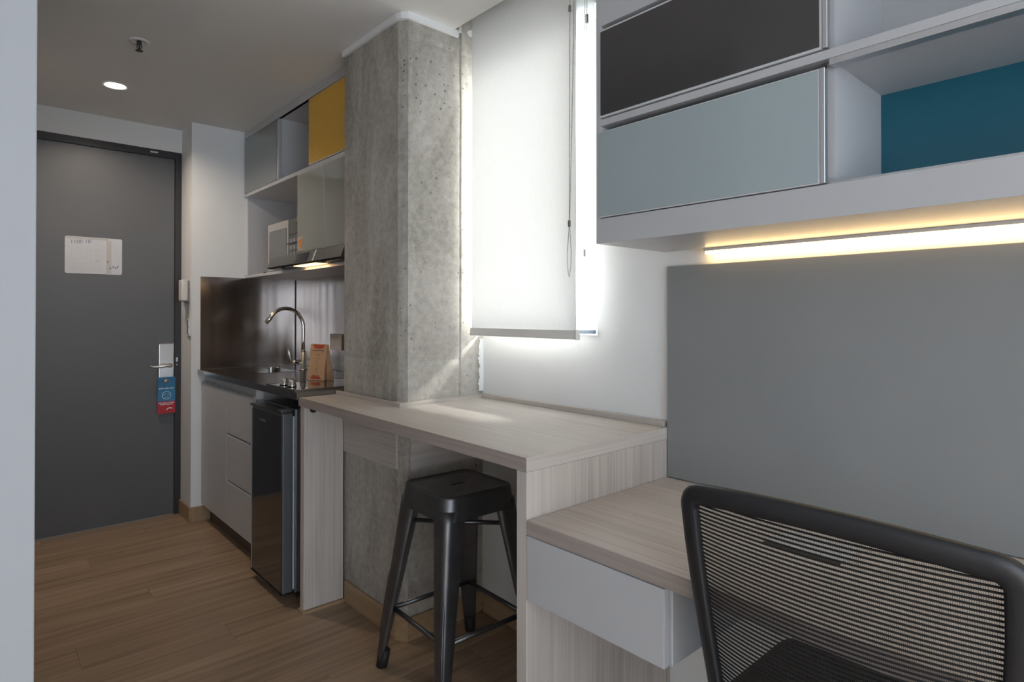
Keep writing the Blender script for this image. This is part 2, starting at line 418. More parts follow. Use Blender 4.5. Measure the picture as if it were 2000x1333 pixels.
# raw concrete column: a gridded shell with rough faces and a chamfered corner
def column():
    poly = [(1.235, 2.49), (1.235, 2.041), (1.256, 2.0), (1.500, 2.0), (1.506, 2.006), (1.512, 2.0), (1.73, 2.0), (1.73, 2.49)]
    pts = []
    for i in range(len(poly)):
        a, b_ = Vector(poly[i]), Vector(poly[(i + 1) % len(poly)])
        n = max(1, int((b_ - a).length / .018))
        for k in range(n): pts.append((a.lerp(b_, k / n), k == 0))
    bm = bmesh.new(); zs = [i * 2.67 / 150 for i in range(151)]; rows = []
    for z in zs:
        r = []
        for p, corner in pts:
            q = Vector((p.x, p.y, z))
            w = noise.noise(q * 9) * .0012 + noise.noise(q * 40) * .0007
            w -= .0022 if min(abs(z - g) for g in (2.332, 1.068)) < .010 else 0
            amp = .0055 if corner and p.x < 1.3 and p.y < 2.1 else 0
            e = amp * max(0, noise.noise(Vector((p.x * 3, p.y * 3, z * 26)))) 
            d = Vector((1.45 - p.x, 2.25 - p.y)).normalized()
            r.append(bm.verts.new((p.x + d.x * (e - w), p.y + d.y * (e - w) if p.y < 2.4 else p.y, z)))
        rows.append(r)
    n = len(pts)
    for a, b_ in zip(rows, rows[1:]):
        for k in range(n): bm.faces.new((a[k], a[(k + 1) % n], b_[(k + 1) % n], b_[k]))
    bm.faces.new(rows[0][::-1]); bm.faces.new(rows[-1])
    bmesh.ops.recalc_face_normals(bm, faces=bm.faces[:])
    return obj('column', bm, M['conc'], None, False)
col = struct(column())
# ragged plaster edge where the white wall meets the concrete
bm = bmesh.new(); pl = []; z = .93
while z < 1.152:
    pl.append((1.602 + .010 * noise.noise(Vector((0, 3.1, z * 40))) + .006 * noise.noise(Vector((2, 1, z * 110))), z)); z += .004
poly = [(1.64, 1.998, .93)] + [(x, 1.998, zz) for x, zz in pl] + [(1.64, 1.998, 1.152)]
extr(bm, poly, (0, -.004, 0)); struct(obj('trim_1', bm, M['wall']))
# white band around the column head
bm = bmesh.new()
outer = [(1.222, 2.49), (1.222, 2.036), (1.228, 2.010), (1.250, 1.988), (1.49, 1.988), (1.49, 1.999), (1.257, 1.999), (1.234, 2.041), (1.234, 2.49)]
prism(bm, outer, 2.394, CZ); struct(obj('trim_2', bm, M['wall']))

# baseboards
def bb(name, x0, x1, y0, y1, h=.090, mat=None): return struct(box(name, x0, x1, y0, y1, 0, h, mat or M['base'], bv=.002, seg=1))
bb('baseboard_return', .983, .995, 4.000, DY); bb('baseboard_kitchen', .995, 1.105, 4.000, 4.012)
bb('baseboard_column', 1.222, 1.235, 2.036, 2.46)
bm = bmesh.new(); prism(bm, [(1.222, 2.036), (1.248, 1.987), (1.256, 1.998), (1.234, 2.041)], 0, .090); struct(obj('baseboard_corner', bm, M['base']))
bb('baseboard_front', 1.248, 1.61, 1.987, 1.9985); bb('baseboard_right', 1.612, WX, 1.112, 1.987)

# ------------------------------------------------------------------ entrance door
d1 = struct(thing('door_1', None, None, (.54, 4.25, 0)))
bm = bmesh.new(); bx(bm, .075, .115, 4.246, 4.33, 0, 2.276); bx(bm, .960, 1.0, 4.246, 4.33, 0, 2.276); bx(bm, .115, .960, 4.246, 4.33, 2.235, 2.276)
obj('door_frame', bm, M['frame'], d1)
box('door_leaf', .117, .958, 4.255, 4.30, .006, 2.233, M['door'], d1, bv=.002, seg=1)
box('door_closer_plate', .820, .862, 4.240, 4.2465, 2.252, 2.262, M['nickel'], d1, bv=.001)
lk = box('lock_plate', .868, .955, 4.238, 4.2555, .80, 1.073, M['nickel'], d1, bv=.006, seg=3)
bm = bmesh.new()
tube(bm, [(.925, 4.240, .938), (.925, 4.196, .938), (.917, 4.190, .939), (.900, 4.190, .940), (.87, 4.192, .934), (.83, 4.192, .935), (.808, 4.196, .942)], [.014, .013, .0115, .0105, .009, .007, .005], 14)
obj('lever_handle', bm, M['nickel'], lk, True)
bm = bmesh.new(); tube(bm, [(.905, 4.240, .842), (.905, 4.222, .842)], [.016, .014], 18); obj('thumb_turn', bm, M['nickel'], lk, True)
box('strike_plate', .966, .976, 4.243, 4.2465, .957, .985, M['nickel'], d1, bv=.001)
box('latch_hole', .967, .974, 4.244, 4.2465, .934, .941, M['nickel'], d1, bv=.0005)

# evacuation sheet taped to the door
def glyph_line(bm, x0, x1, z, h, y, rnd, th=.0006, word=(3, 7), gap=.35):
    """row of small printed marks: unreadable lettering seen from afar"""
    x = x0; cnt = 0; nxt = rnd.randint(*word)
    while x < x1:
        w = h * rnd.uniform(.35, .8)
        hh = h * rnd.uniform(.7, 1.0)
        bx(bm, x, min(x + w, x1), y - th, y, z, z + hh)
        x += w + h * .22; cnt += 1
        if cnt >= nxt: x += h * gap; cnt = 0; nxt = rnd.randint(*word)

rnd = random.Random(3)
sh = thing('evacuation_sheet', 'white printed sheet taped to the upper half of the dark grey door', 'notice', (.537, 4.254, 1.49))
bm = bmesh.new(); extr(bm, [(x, 4.254, z) for x, z in rrect(.5375, 1.597, .1385, .1065, .010)], (0, -.0015, 0)); obj('paper', bm, M['paper'], sh)
bm = bmesh.new(); bx(bm, .401, .606, 4.2515, 4.2525, 1.690, 1.700); bx(bm, .598, .622, 4.2513, 4.2525, 1.495, 1.690); obj('tape_strip', bm, M['tape'], sh)
bm = bmesh.new()
for i, z in enumerate((1.505, 1.515, 1.525, 1.537, 1.548)): glyph_line(bm, .43, .43 + (.15, .12, .14, .10, .13)[i], z, .004, 4.2525, rnd)
for x0, x1, z0, z1 in ((.43, .50, 1.575, 1.577), (.43, .432, 1.575, 1.63), (.50, .502, 1.575, 1.63), (.43, .56, 1.63, 1.632), (.52, .522, 1.56, 1.632), (.54, .56, 1.56, 1.575), (.56, .562, 1.56, 1.632)):
    bx(bm, x0, x1, 4.2517, 4.2525, z0, z1)
obj('faint_print', bm, M['inkpale'], sh)['kind'] = 'stuff'
bm = bmesh.new()
for x, z in ((.614, 1.523), (.628, 1.531), (.640, 1.526), (.650, 1.533), (.60, 1.560)): bx(bm, x, x + .008, 4.2508, 4.2525, z, z + .009)
obj('ink_stamp', bm, M['ink'], sh)['kind'] = 'stuff'
cu = bpy.data.curves.new('sheet_number', 'FONT'); cu.body = '1100 10'; cu.size = .030; cu.extrude = .0004; cu.shear = .1
tmp = bpy.data.objects.new('tmp', cu); C.objects.link(tmp); bpy.context.view_layer.update()
tme = bpy.data.meshes.new_from_object(tmp.evaluated_get(bpy.context.evaluated_depsgraph_get())); bpy.data.objects.remove(tmp)
tx = bpy.data.objects.new('sheet_number', tme); C.objects.link(tx); tme.materials.clear(); tme.materials.append(M['ink'])
tx.parent = sh; tx.location = (.423 - .537, 4.2522 - 4.254, 1.662 - 1.49); tx.rotation_euler = (math.radians(90), math.radians(-4), 0)

# do-not-disturb tag hanging over the thumb turn
tg = thing('door_hanger', 'blue and red door hanger tag with a round face hanging under the lock', 'door tag', (.912, 4.22, .64))
YT = 4.2315
bm = bmesh.new(); extr(bm, [(.862, YT, .715), (.960, YT, .715), (.960, YT, .865), (.862, YT, .865)], (0, .0012, 0)); obj('blue_card', bm, M['tagblue'], tg)
bm = bmesh.new(); extr(bm, [(.862, YT, .640), (.960, YT, .640), (.960, YT, .715), (.862, YT, .715)], (0, .0012, 0)); obj('red_card', bm, M['tagred'], tg)
bm = bmesh.new(); tube(bm, [(.911 + .024 * math.cos(a * math.pi / 16), YT - .0006, .752 + .024 * math.sin(a * math.pi / 16)) for a in range(32)], .0016, 6, closed=True)
tube(bm, [(.911 + .010 * math.cos(math.pi * (1.2 + .6 * k / 6)), YT - .0006, .750 + .012 * math.sin(math.pi * (1.2 + .6 * k / 6))) for k in range(7)], .0013, 6)
for sx in (-1, 1): tube(bm, [(.911 + sx * .011 - .005, YT - .0006, .758), (.911 + sx * .011, YT - .0006, .755), (.911 + sx * .011 + .005, YT - .0006, .758)], .0012, 6)
obj('printed_face', bm, M['tagwhite'], tg)
bm = bmesh.new(); glyph_line(bm, .868, .952, .792, .008, YT, rnd); obj('printed_line', bm, M['tagwhite'], tg)
bm = bmesh.new(); glyph_line(bm, .867, .953, .702, .007, YT, rnd); glyph_line(bm, .877, .944, .692, .007, YT, rnd); obj('printed_line', bm, M['tagwhite'], tg)
bm = bmesh.new(); tube(bm, [(.920 + .018 * math.cos(math.pi * (1 - k / 8)) + .010, YT - .0006, .660 + .012 * math.sin(math.pi * (1 - k / 8))) for k in range(7)], .0025, 6); obj('printed_emblem', bm, M['tagwhite'], tg)

# intercom and light switch on the return wall
ic = thing('intercom', 'white wall handset on the side of the return wall by the door', 'intercom', (.995, 4.09, 1.335))
box('base_plate', .980, .9945, 4.045, 4.165, 1.33, 1.462, M['grey_plastic'], ic, bv=.004)
box('handset', .945, .980, 4.028, 4.100, 1.335, 1.465, M['white_plastic'], ic, bv=.010, seg=4)
sw = thing('light_switch', 'narrow white switch plate below the wall handset', 'switch', (.995, 4.05, 1.12))
box('plate', .986, .9945, 4.018, 4.075, 1.122, 1.232, M['white_plastic'], sw, bv=.003)
for z in (1.140, 1.182): box('rocker', .983, .9865, 4.026, 4.067, z, z + .036, M['nickel'], sw, bv=.0015)

# ceiling fittings
dl = thing('downlight', 'round recessed lamp glowing in the ceiling near the entrance door', 'ceiling lamp', (.545, 3.63, CZ))
bm = bmesh.new(); lathe(bm, .545, 3.63, [(.046, CZ + .0), (.046, CZ - .003), (.060, CZ - .005), (.064, CZ - .0005), (.064, CZ)]); obj('trim_ring', bm, M['white_plastic'], dl, True)
bm = bmesh.new(); lathe(bm, .545, 3.63, [(0, CZ - .004), (.030, CZ - .004), (.046, CZ - .002), (.046, CZ)]); obj('lens', bm, M['lamp'], dl, True)
ld = bpy.data.lights.new('downlight_glow', 'AREA'); lo = bpy.data.objects.new('downlight_glow', ld); C.objects.link(lo); ld.shape = 'DISK'; ld.size = .09; ld.energy = 7.0; ld.color = (1.0, .86, .72); ld.spread = math.radians(150)
lo.location = (0, 0, -.008); lo.parent = dl
sk = thing('fire_sprinkler', 'small metal fire sprinkler head in the ceiling beside the round lamp', 'sprinkler', (.532, 2.975, CZ))
bm = bmesh.new(); lathe(bm, .532, 2.975, [(.018, CZ), (.020, CZ - .004), (.034, CZ - .007), (.040, CZ - .002), (.040, CZ)]); obj('escutcheon', bm, M['white_plastic'], sk, True)
bm = bmesh.new(); lathe(bm, .532, 2.975, [(0, CZ), (.009, CZ), (.009, CZ - .014), (.0035, CZ - .016), (.003, CZ - .034), (.007, CZ - .036), (.007, CZ - .040), (0, CZ - .040)], 16)
for s in (-1, 1): tube(bm, [(.532 + s * .008, 2.975, CZ - .010), (.532 + s * .009, 2.975, CZ - .024), (.532 + s * .003, 2.975, CZ - .036)], .0017, 6)
obj('sprinkler_body', bm, M['frame'], sk, True)
bm = bmesh.new(); lathe(bm, .532, 2.975, [(0, CZ - .040), (.014, CZ - .040), (.014, CZ - .0425), (0, CZ - .0425)], 20); obj('deflector', bm, M['frame'], sk)

# ------------------------------------------------------------------ kitchen base units
bc = thing('base_cabinet', 'white kitchen base cabinet with a door and three drawers beside the fridge', 'cabinet', (1.34, 3.55, 0))
bm = bmesh.new(); bx(bm, 1.072, 1.62, 3.10, 3.118, .10, .884); bx(bm, 1.072, 1.62, 3.985, 4.003, .10, .884); bx(bm, 1.072, 1.62, 3.118, 3.985, .10, .118); bx(bm, 1.605, 1.62, 3.118, 3.985, .118, .884); bx(bm, 1.10, 1.12, 3.118, 3.985, .835, .884)
obj('body', bm, M['cab'], bc)
box('plinth', 1.100, 1.115, 3.10, 3.998, .0, .10, M['plinth'], bc)
box('door', 1.050, 1.069, 3.524, 3.998, .105, .842, M['cab'], bc, bv=.0015)
for z0, z1 in ((.105, .338), (.353, .592), (.607, .842)):
    dr = box('drawer', 1.050, 1.069, 3.102, 3.519, z0, z1, M['cab'], bc, bv=.0015)
for z0 in (.338, .592):
    bm = bmesh.new(); extr(bm, [(1.0502, 3.102, z0 + .0006), (1.0502, 3.102, z0 + .0035), (1.064, 3.102, z0 + .0035), (1.066, 3.102, z0 + .0145), (1.069, 3.102, z0 + .0145), (1.069, 3.102, z0 + .0006)], (0, .417, 0)); obj('grip_channel', bm, M['grip'], bc)
bm = bmesh.new(); bx(bm, 1.074, 1.078, 3.102, 3.998, .845, .884); bx(bm, 1.056, 1.074, 3.102, 3.998, .845, .849); obj('grip_rail', bm, M['grip'], bc)
box('end_bracket', 1.062, 1.098, 3.088, 3.0995, .830, .880, M['white_plastic'], bc, bv=.002)

wt = thing('steel_worktop', 'stainless steel worktop with a sink over the white base cabinet and fridge', 'worktop', (1.33, 3.26, .888))
bm = bmesh.new()     # slab around the sink bowl
SX0, SX1, SY0, SY1 = 1.20, 1.44, 3.50, 3.86
bx(bm, 1.030, 1.622, 2.512, SY0, .890, .920); bx(bm, 1.030, 1.622, SY1, 4.006, .890, .920)
bx(bm, 1.030, SX0, SY0, SY1, .890, .920); bx(bm, SX1, 1.622, SY0, SY1, .890, .920)
obj('slab', bm, M['steel'], wt)
bm = bmesh.new(); lip = rrect((SX0 + SX1) / 2, (SY0 + SY1) / 2, (SX1 - SX0) / 2, (SY1 - SY0) / 2, .04)
top = [bm.verts.new((x, y, .9215)) for x, y in lip]; bot = [bm.verts.new((x, y, .76)) for x, y in rrect((SX0 + SX1) / 2, (SY0 + SY1) / 2, .105, .165, .03)]
o2 = [bm.verts.new((x, y, .9203)) for x, y in rrect((SX0 + SX1) / 2, (SY0 + SY1) / 2, .130, .190, .05)]
for i in range(len(top)):
    j = (i + 1) % len(top); bm.faces.new((top[i], top[j], bot[j], bot[i])); bm.faces.new((o2[i], o2[j], top[j], top[i]))
bm.faces.new(bot); obj('sink_bowl', bm, M['steel'], wt, False)
bm = bmesh.new(); tube(bm, [(1.40, 3.70, .9205), (1.40, 3.70, .936)], .010, 14); obj('drain_plug', bm, M['chrome'], wt, True)

sp = thing('splashback', 'brushed steel splashback on the two walls around the sink', 'splashback', (1.34, 4.0, .92))
box('side_panel', 1.045, 1.636, 4.007, 4.0112, .921, 1.486, M['steelv'], sp)
box('back_panel', 1.633, 1.639, 2.50, 4.006, .921, 1.486, M['steelv'], sp)
box('joint_strip', 1.629, 1.633, 4.002, 4.0065, .921, 1.486, M['frame'], sp)

ol = thing('wall_socket', 'grey square wall socket on the steel splashback behind the kraft bag', 'socket', (1.63, 3.39, 1.04))
box('plate', 1.622, 1.6325, 3.315, 3.460, 1.042, 1.137, M['socket'], ol, bv=.003)
for yy in (3.355, 3.42): box('outlet', 1.620, 1.6225, yy - .018, yy + .018, 1.07, 1.11, M['socket'], ol, bv=.001)

fa = thing('faucet', 'chrome swan neck faucet with a side lever behind the sink', 'faucet', (1.481, 3.52, .920))
fx, fy = 1.486, 3.53
bm = bmesh.new(); lathe(bm, fx, fy, [(0, .9208), (.024, .9208), (.024, .926), (.0185, .930), (.0185, 1.030), (.014, 1.034), (0, 1.034)], 24); obj('body', bm, M['chrome'], fa, True)
bm = bmesh.new(); pts = [(fx, fy, 1.03), (fx, fy, 1.10), (fx, fy, 1.17)]
for k in range(1, 15):
    a = math.pi * k / 16.5; pts.append((fx - .103 + .103 * math.cos(a), fy + .01 * (k / 15), 1.18 + .110 * math.sin(a)))
pts.append((1.270, fy + .012, 1.208))
tube(bm, pts, [.0105] * (len(pts) - 3) + [.0125, .0135, .0135], 16); obj('spout', bm, M['chrome'], fa, True)
bm = bmesh.new(); tube(bm, [(fx, fy, .972), (fx - .045, fy, .974), (fx - .072, fy, .978)], [.012, .011, .010], 14); tube(bm, [(fx - .072, fy, .970), (fx - .078, fy, .99), (fx - .086, fy, 1.035), (fx - .088, fy, 1.056)], [.008, .010, .008, .005], 12); obj('lever', bm, M['chrome'], fa, True)

ck = thing('cooktop', 'two burner black glass cooktop set in the steel worktop', 'cooktop', (1.29, 2.74, .920))
box('glass', 1.046, 1.52, 2.565, 2.890, .9202, .9262, M['cookglass'], ck, bv=.001)
bm = bmesh.new(); bx(bm, 1.040, 1.526, 2.559, 2.5655, .9202, .9275); bx(bm, 1.040, 1.526, 2.8895, 2.896, .9202, .9275); bx(bm, 1.040, 1.0465, 2.5655, 2.8895, .9202, .9275); bx(bm, 1.5195, 1.526, 2.5655, 2.8895, .9202, .9275); obj('steel_edge', bm, M['steel'], ck)
for yy in (2.700, 2.790):
    bm = bmesh.new(); lathe(bm, 1.085, yy, [(0, .9265), (.019, .9265), (.021, .931), (.017, .936), (.016, .950), (.013, .953), (0, .953)], 24)
    bx(bm, 1.069, 1.101, yy - .004, yy + .004, .948, .957); obj('knob', bm, M['chrome'], ck, True)
for xx, r in ((1.22, .075), (1.42, .06)):
    bm = bmesh.new(); lathe(bm, xx, 2.728, [(r, .9263), (r, .9267), (r - .003, .9267), (r - .003, .9263)], 40); obj('burner_ring', bm, M['grey_plastic'], ck)

# kraft paper bag
bg_ = thing('paper_bag', 'kraft paper bag with red print standing on the cooktop', 'paper bag', (1.30, 2.86, .9265))
def bagmesh():
    bm = bmesh.new(); F0 = Vector((1.255, 2.935, .9275)); F1 = Vector((1.290, 2.815, .9275)); n = Vector((.062, .018, 0)); up = Vector((0, 0, .178))
    mid = lambda a, b_: (a + b_) / 2
    def ring(t):
        s = t; a = F0.lerp(F1, .03 * s) + up * t + n * .34 * s; b_ = F1.lerp(F0, .03 * s) + up * t + n * .34 * s
        c = F1.lerp(F0, .03 * s) + up * t + n * (1 - .52 * s); d = F0.lerp(F1, .03 * s) + up * t + n * (1 - .52 * s)
        g = .16 + .10 * s
        m1 = mid(b_, c) + (F0 - F1) * g * .6; m2 = mid(a, d) + (F1 - F0) * g * .6
        return [bm.verts.new(p) for p in (a, b_, m1, c, d, m2)]
    rs = [ring(t / 6) for t in range(7)]
    for a, b_ in zip(rs, rs[1:]):
        for k in range(6): bm.faces.new((a[k], a[(k + 1) % 6], b_[(k + 1) % 6], b_[k]))
    bm.faces.new(rs[0][::-1]); bm.faces.new(rs[-1]); bmesh.ops.recalc_face_normals(bm, faces=bm.faces[:]); return bm, F0, F1, n, up
bm, F0, F1, nn, upv = bagmesh(); obj('bag_body', bm, M['kraft'], bg_)
outv = -nn.normalized() * .0009
def onbag(u, t): return F0.lerp(F1, u) + upv * t + nn * .34 * t + outv
def bagprint(name, quads, mat):
    bm = bmesh.new()
    for u0, u1, t0, t1 in quads: extr(bm, [onbag(u0, t0), onbag(u1, t0), onbag(u1, t1), onbag(u0, t1)], outv * .6)
    obj(name, bm, mat, bg_)
bm = bmesh.new(); extr(bm, [onbag(.52 + .33 * math.cos(math.pi + math.pi * k / 10), .985 + .115 * math.sin(math.pi + math.pi * k / 10)) for k in range(11)], outv * .6); obj('red_emblem', bm, M['redink'], bg_)
r2 = random.Random(5)
q = []; u = .18
while u < .82: q.append((u, u + .035, .815, .835)); u += .048
bagprint('printed_line', q, M['brownink'])
bagprint('printed_marks', [(.42, .58, .68, .74), (.34, .66, .60, .615), (.44, .56, .48, .54), (.40, .60, .41, .425), (.44, .56, .28, .33), (.38, .62, .22, .235)], M['kraftin'])
bagprint('red_band', [(.22, .75, .045, .095), (.25, .72, .10, .112), (.28, .69, .13, .142)], M['redink'])

# fridge
fr = thing('mini_fridge', 'dark under-counter fridge with a glossy black door beside the wooden bar panel', 'fridge', (1.28, 2.795, 0))
box('body', 1.062, 1.58, 2.605, 2.985, .035, .838, M['fridge_side'], fr, bv=.006)
box('gasket', 1.050, 1.0625, 2.614, 2.976, .05, .806, M['gasket'], fr)
dd = box('door', 1.004, 1.050, 2.600, 2.990, .045, .822, M['fridge_side'], fr, bv=.005, seg=3)
box('door_glass', 1.0005, 1.0045, 2.606, 2.9685, .052, .812, M['fridge_door'], dd, bv=.001)
box('handle_strip', .9990, 1.0045, 2.9655, 2.9735, .050, .818, M['stripgrey'], dd, bv=.001)
box('door_cap', .9990, 1.050, 2.599, 2.991, .8225, .8285, M['hood'], dd)
box('door_cap', 1.000, 1.050, 2.600, 2.990, .0405, .0445, M['hood'], dd)
bm = bmesh.new(); r3 = random.Random(9); yy = 2.865
for k in range(7):
    bx(bm, .9997, 1.0004, yy - .0085, yy, .765, .775); yy -= .0112
obj('badge', bm, M['fridge_side'], dd)
box('hinge', 1.004, 1.052, 2.615, 2.66, .829, .836, M['fridge_side'], fr, bv=.002)
for yy in (2.64, 2.95):
    for xx in (1.10, 1.54):
        bm = bmesh.new(); lathe(bm, xx, yy, [(0, 0), (.017, 0), (.017, .02), (.008, .022), (.008, .036), (0, .036)], 16); obj('foot', bm, M['rubber'], fr)

# ------------------------------------------------------------------ kitchen wall units
UX = 1.300; SH0, SH1 = 2.000, 2.020
ku = thing('kitchen_wall_cabinet', 'kitchen wall cabinet with grey, yellow and pale green doors beside the concrete column', 'cabinet', (1.46, 3.25, 1.486))
bm = bmesh.new()
bx(bm, 1.306, KX - .002, 2.50, 4.010, 1.486, 1.503)           # lowest shelf
bx(bm, UX, KX - .002, 2.50, 4.010, SH0, SH1)                 # middle shelf
bx(bm, UX + .004, KX - .002, 2.50, 4.010, 2.372, 2.385)         # top board
bx(bm, UX, UX + .018, 2.50, 4.010, 2.372, 2.4185)                # fascia to the ceiling
bx(bm, UX + .020, KX - .002, 3.995, 4.010, 1.503, 2.372)
bx(bm, KX - .012, KX - .002, 2.50, 3.995, 1.503, 2.372)
bx(bm, UX + .002, KX - .012, 3.150, 3.165, 1.570, SH0)             # side of the door unit
bx(bm, UX + .004, KX - .012, 2.50, 3.150, 1.570, 1.584)             # its floor
bx(bm, UX + .018, KX - .012, 3.440, 3.454, SH1, 2.372); bx(bm, UX + .018, KX - .012, 3.012, 3.026, SH1, 2.372)
obj('carcass', bm, M['cab'], ku)
def glassdoor(name, y0, y1, z0, z1, mat, parent, x=UX, th=.016, fr_=.004, label=None):
    d = box(name, x - .001, x + th, y0, y1, z0, z1, M['alu'], parent, bv=.001, seg=1)
    box('glass_panel', x - .003, x - .0005, y0 + fr_, y1 - fr_, z0 + fr_, z1 - fr_, mat, d, bv=.0005, seg=1)
    if label: d['label'] = label
    return d
glassdoor('door', 3.452, 4.000, SH1 + .003, 2.368, M['greyglass'], ku, UX, label='grey glass door')
box('door_grip', UX - .004, UX + .014, 3.428, 3.4505, SH1 + .003, 2.368, M['alu'], ku, bv=.001)
glassdoor('door', 2.520, 3.022, SH1 + .003, 2.368, M['yellow'], ku, UX, label='yellow glass door')
dg = glassdoor('door', 2.832, 3.160, 1.580, SH0 - .003, M['greenglass'], ku, UX - .002, label='pale green glass door')
glassdoor('door', 2.505, 2.828, 1.580, SH0 - .003, M['greenglass'], ku, UX - .002, label='pale green glass door')
bm = bmesh.new(); bx(bm, UX - .0062, UX - .0052, 3.082, 3.148, 1.590, 1.664); obj('energy_sticker', bm, M['sticker'], dg)
bm = bmesh.new(); bx(bm, UX - .0068, UX - .0060, 3.090, 3.140, 1.640, 1.650); extr(bm, [(UX - .006, 3.126, 1.640), (UX - .006, 3.092, 1.640), (UX - .006, 3.092, 1.605), (UX - .006, 3.105, 1.600), (UX - .006, 3.122, 1.612)], (-.0008, 0, 0)); obj('sticker_print', bm, M['orange'], dg)

mw = thing('microwave', 'silver microwave oven in the open niche of the kitchen wall cabinet', 'microwave', (1.48, 3.42, 1.503))
box('body', 1.342, 1.60, 3.180, 3.682, 1.510, 1.790, M['micro'], mw, bv=.006)
md = box('door', 1.330, 1.3415, 3.372, 3.682, 1.512, 1.788, M['micro'], mw, bv=.003)
box('window', 1.327, 1.3303, 3.392, 3.648, 1.545, 1.745, M['microglass'], md, bv=.001)
pn = box('control_panel', 1.330, 1.3415, 3.182, 3.368, 1.512, 1.788, M['hood'], mw, bv=.003)
box('display', 1.3275, 1.3303, 3.205, 3.340, 1.700, 1.760, M['black_gloss'], pn, bv=.001)
for rr in range(3):
    for cc in range(3): box('button', 1.3275, 1.3303, 3.215 + cc * .045, 3.248 + cc * .045, 1.575 + rr * .038, 1.600 + rr * .038, M['grey_plastic'], pn, bv=.001)
bm = bmesh.new(); tube(bm, [(1.3285, 3.384, 1.652), (1.3285, 3.19, 1.653)], .0026, 8); obj('dark_line', bm, M['black_gloss'], mw)  # thin dark horizontal line across the control panel
for xx in (1.36, 1.58):
    for yy in (3.21, 3.65): box('foot', xx - .012, xx + .012, yy - .012, yy + .012, 1.5035, 1.5105, M['rubber'], mw)
bm = bmesh.new(); tube(bm, [(1.45, 3.70, 1.509), (1.40, 3.75, 1.5075), (1.345, 3.745, 1.5075), (1.322, 3.72, 1.5085)], .004, 8); obj('power_cord', bm, M['rubber'], mw, True)

hd = thing('range_hood', 'slim steel range hood with a lit lamp under the pale green cabinet doors', 'range hood', (1.38, 2.96, 1.504))
bm = bmesh.new(); extr(bm, [(1.238, 2.51, 1.505), (1.226, 2.51, 1.512), (1.246, 2.51, 1.566), (1.322, 2.51, 1.566), (1.322, 2.51, 1.505)], (0, .895, 0)); obj('visor', bm, M['hood'], hd)
box('body', 1.3225, 1.56, 2.51, 3.148, 1.505, 1.566, M['hood'], hd)
nrm = Vector((-.054, 0, .020)).normalized()
def onhood(y, t): return Vector((1.226 + .020 * t, y, 1.512 + .054 * t)) + nrm * .0004
bm = bmesh.new(); extr(bm, [onhood(3.02, .12), onhood(2.885, .12), onhood(2.885, .88), onhood(3.02, .88)], nrm * .0012); obj('control_display', bm, M['black_gloss'], hd)
bm = bmesh.new(); extr(bm, [onhood(2.812, 0), onhood(2.800, 0), onhood(2.800, 1), onhood(2.812, 1)], nrm * .0016); obj('front_trim', bm, M['alu'], hd)
bm = bmesh.new(); extr(bm, [(1.245, 2.80, 1.5045), (1.300, 2.80, 1.5045), (1.300, 3.08, 1.5045), (1.245, 3.08, 1.5045)], (0, 0, -.0025)); obj('lamp_lens', bm, M['hoodlamp'], hd)
bm = bmesh.new()
bx(bm, 1.240, 1.303, 2.53, 2.795, 1.5025, 1.5046); obj('grease_filter', bm, M['steel'], hd)
bm = bmesh.new()
for i in range(5):
    for j in range(20):
        cx_, cy_ = 1.247 + i * .012, 2.54 + j * .0128 + (i % 2) * .0064
        lathe(bm, cx_, cy_, [(0, 1.5024), (.0038, 1.5024), (.0038, 1.5018), (0, 1.5018)], 6)
obj('filter_holes', bm, M['black_gloss'], hd)['kind'] = 'stuff'
for yy in (3.22, 2.72): box('fixing_screw', 1.238, 1.252, yy - .012, yy + .012, 1.500, 1.5048, M['rubber'], hd, bv=.001)
hl = bpy.data.lights.new('hood_glow', 'AREA'); ho = bpy.data.objects.new('hood_glow', hl); C.objects.link(ho); hl.shape = 'RECTANGLE'; hl.size = .05; hl.size_y = .26; hl.energy = .35; hl.color = (1.0, .62, .30)
ho.parent = hd; ho.location = (1.272 - 1.38, 2.94 - 2.96, 1.4995 - 1.504)

# ------------------------------------------------------------------ bar counter
br = thing('bar_counter', 'pale wood bar counter wrapped around the concrete column', 'counter', (1.32, 1.79, 0))
bm = bmesh.new()
prism(bm, [(1.010, 1.074), (1.608, 1.074), (WX - .001, 1.084), (WX - .001, 1.997), (1.258, 1.997), (1.232, 2.040), (1.232, 2.508), (1.037, 2.508)], .867, .902)
obj('counter_top', bm, M['bench'][1], br)
box('edge_band', 1.0095, 1.607, 1.0728, 1.0739, .8672, .9018, M['bench'][0], br)
bm = bmesh.new(); prism(bm, [(1.0088, 1.0728), (1.0099, 1.0728), (1.0368, 2.508), (1.0357, 2.508)], .8672, .9018); obj('edge_band', bm, M['edge'][1], br)
box('end_panel', 1.012, WX - .002, 1.075, 1.111, 0, .866, M['bench'][2], br, bv=.0008, seg=1)
box('end_panel', 1.044, 1.222, 2.470, 2.506, .012, .866, M['bench'][2], br, bv=.0008, seg=1)
box('apron_board', 1.2225, 1.2335, 2.034, 2.469, .655, .866, M['bench'][1], br, bv=.0008, seg=1)
box('apron_board', 1.262, WX - .002, 1.985, 1.9965, .652, .866, M['bench'][0], br, bv=.0008, seg=1)
bm = bmesh.new(); prism(bm, [(1.202, 2.506), (1.202, 1.970), (1.216, 1.985), (1.216, 2.506)], .9022, .917); obj('upstand', bm, M['bench'][1], br)
bm = bmesh.new(); prism(bm, [(1.202, 1.970), (1.607, 1.984), (1.607, 1.996), (1.262, 1.996), (1.255, 2.000), (1.234, 2.040), (1.2165, 2.040), (1.216, 1.985)], .9022, .917); obj('upstand', bm, M['bench'][0], br)
box('upstand', 1.6075, WX - .001, 1.085, 1.990, .9022, .920, M['bench'][1], br, bv=.0008, seg=1)
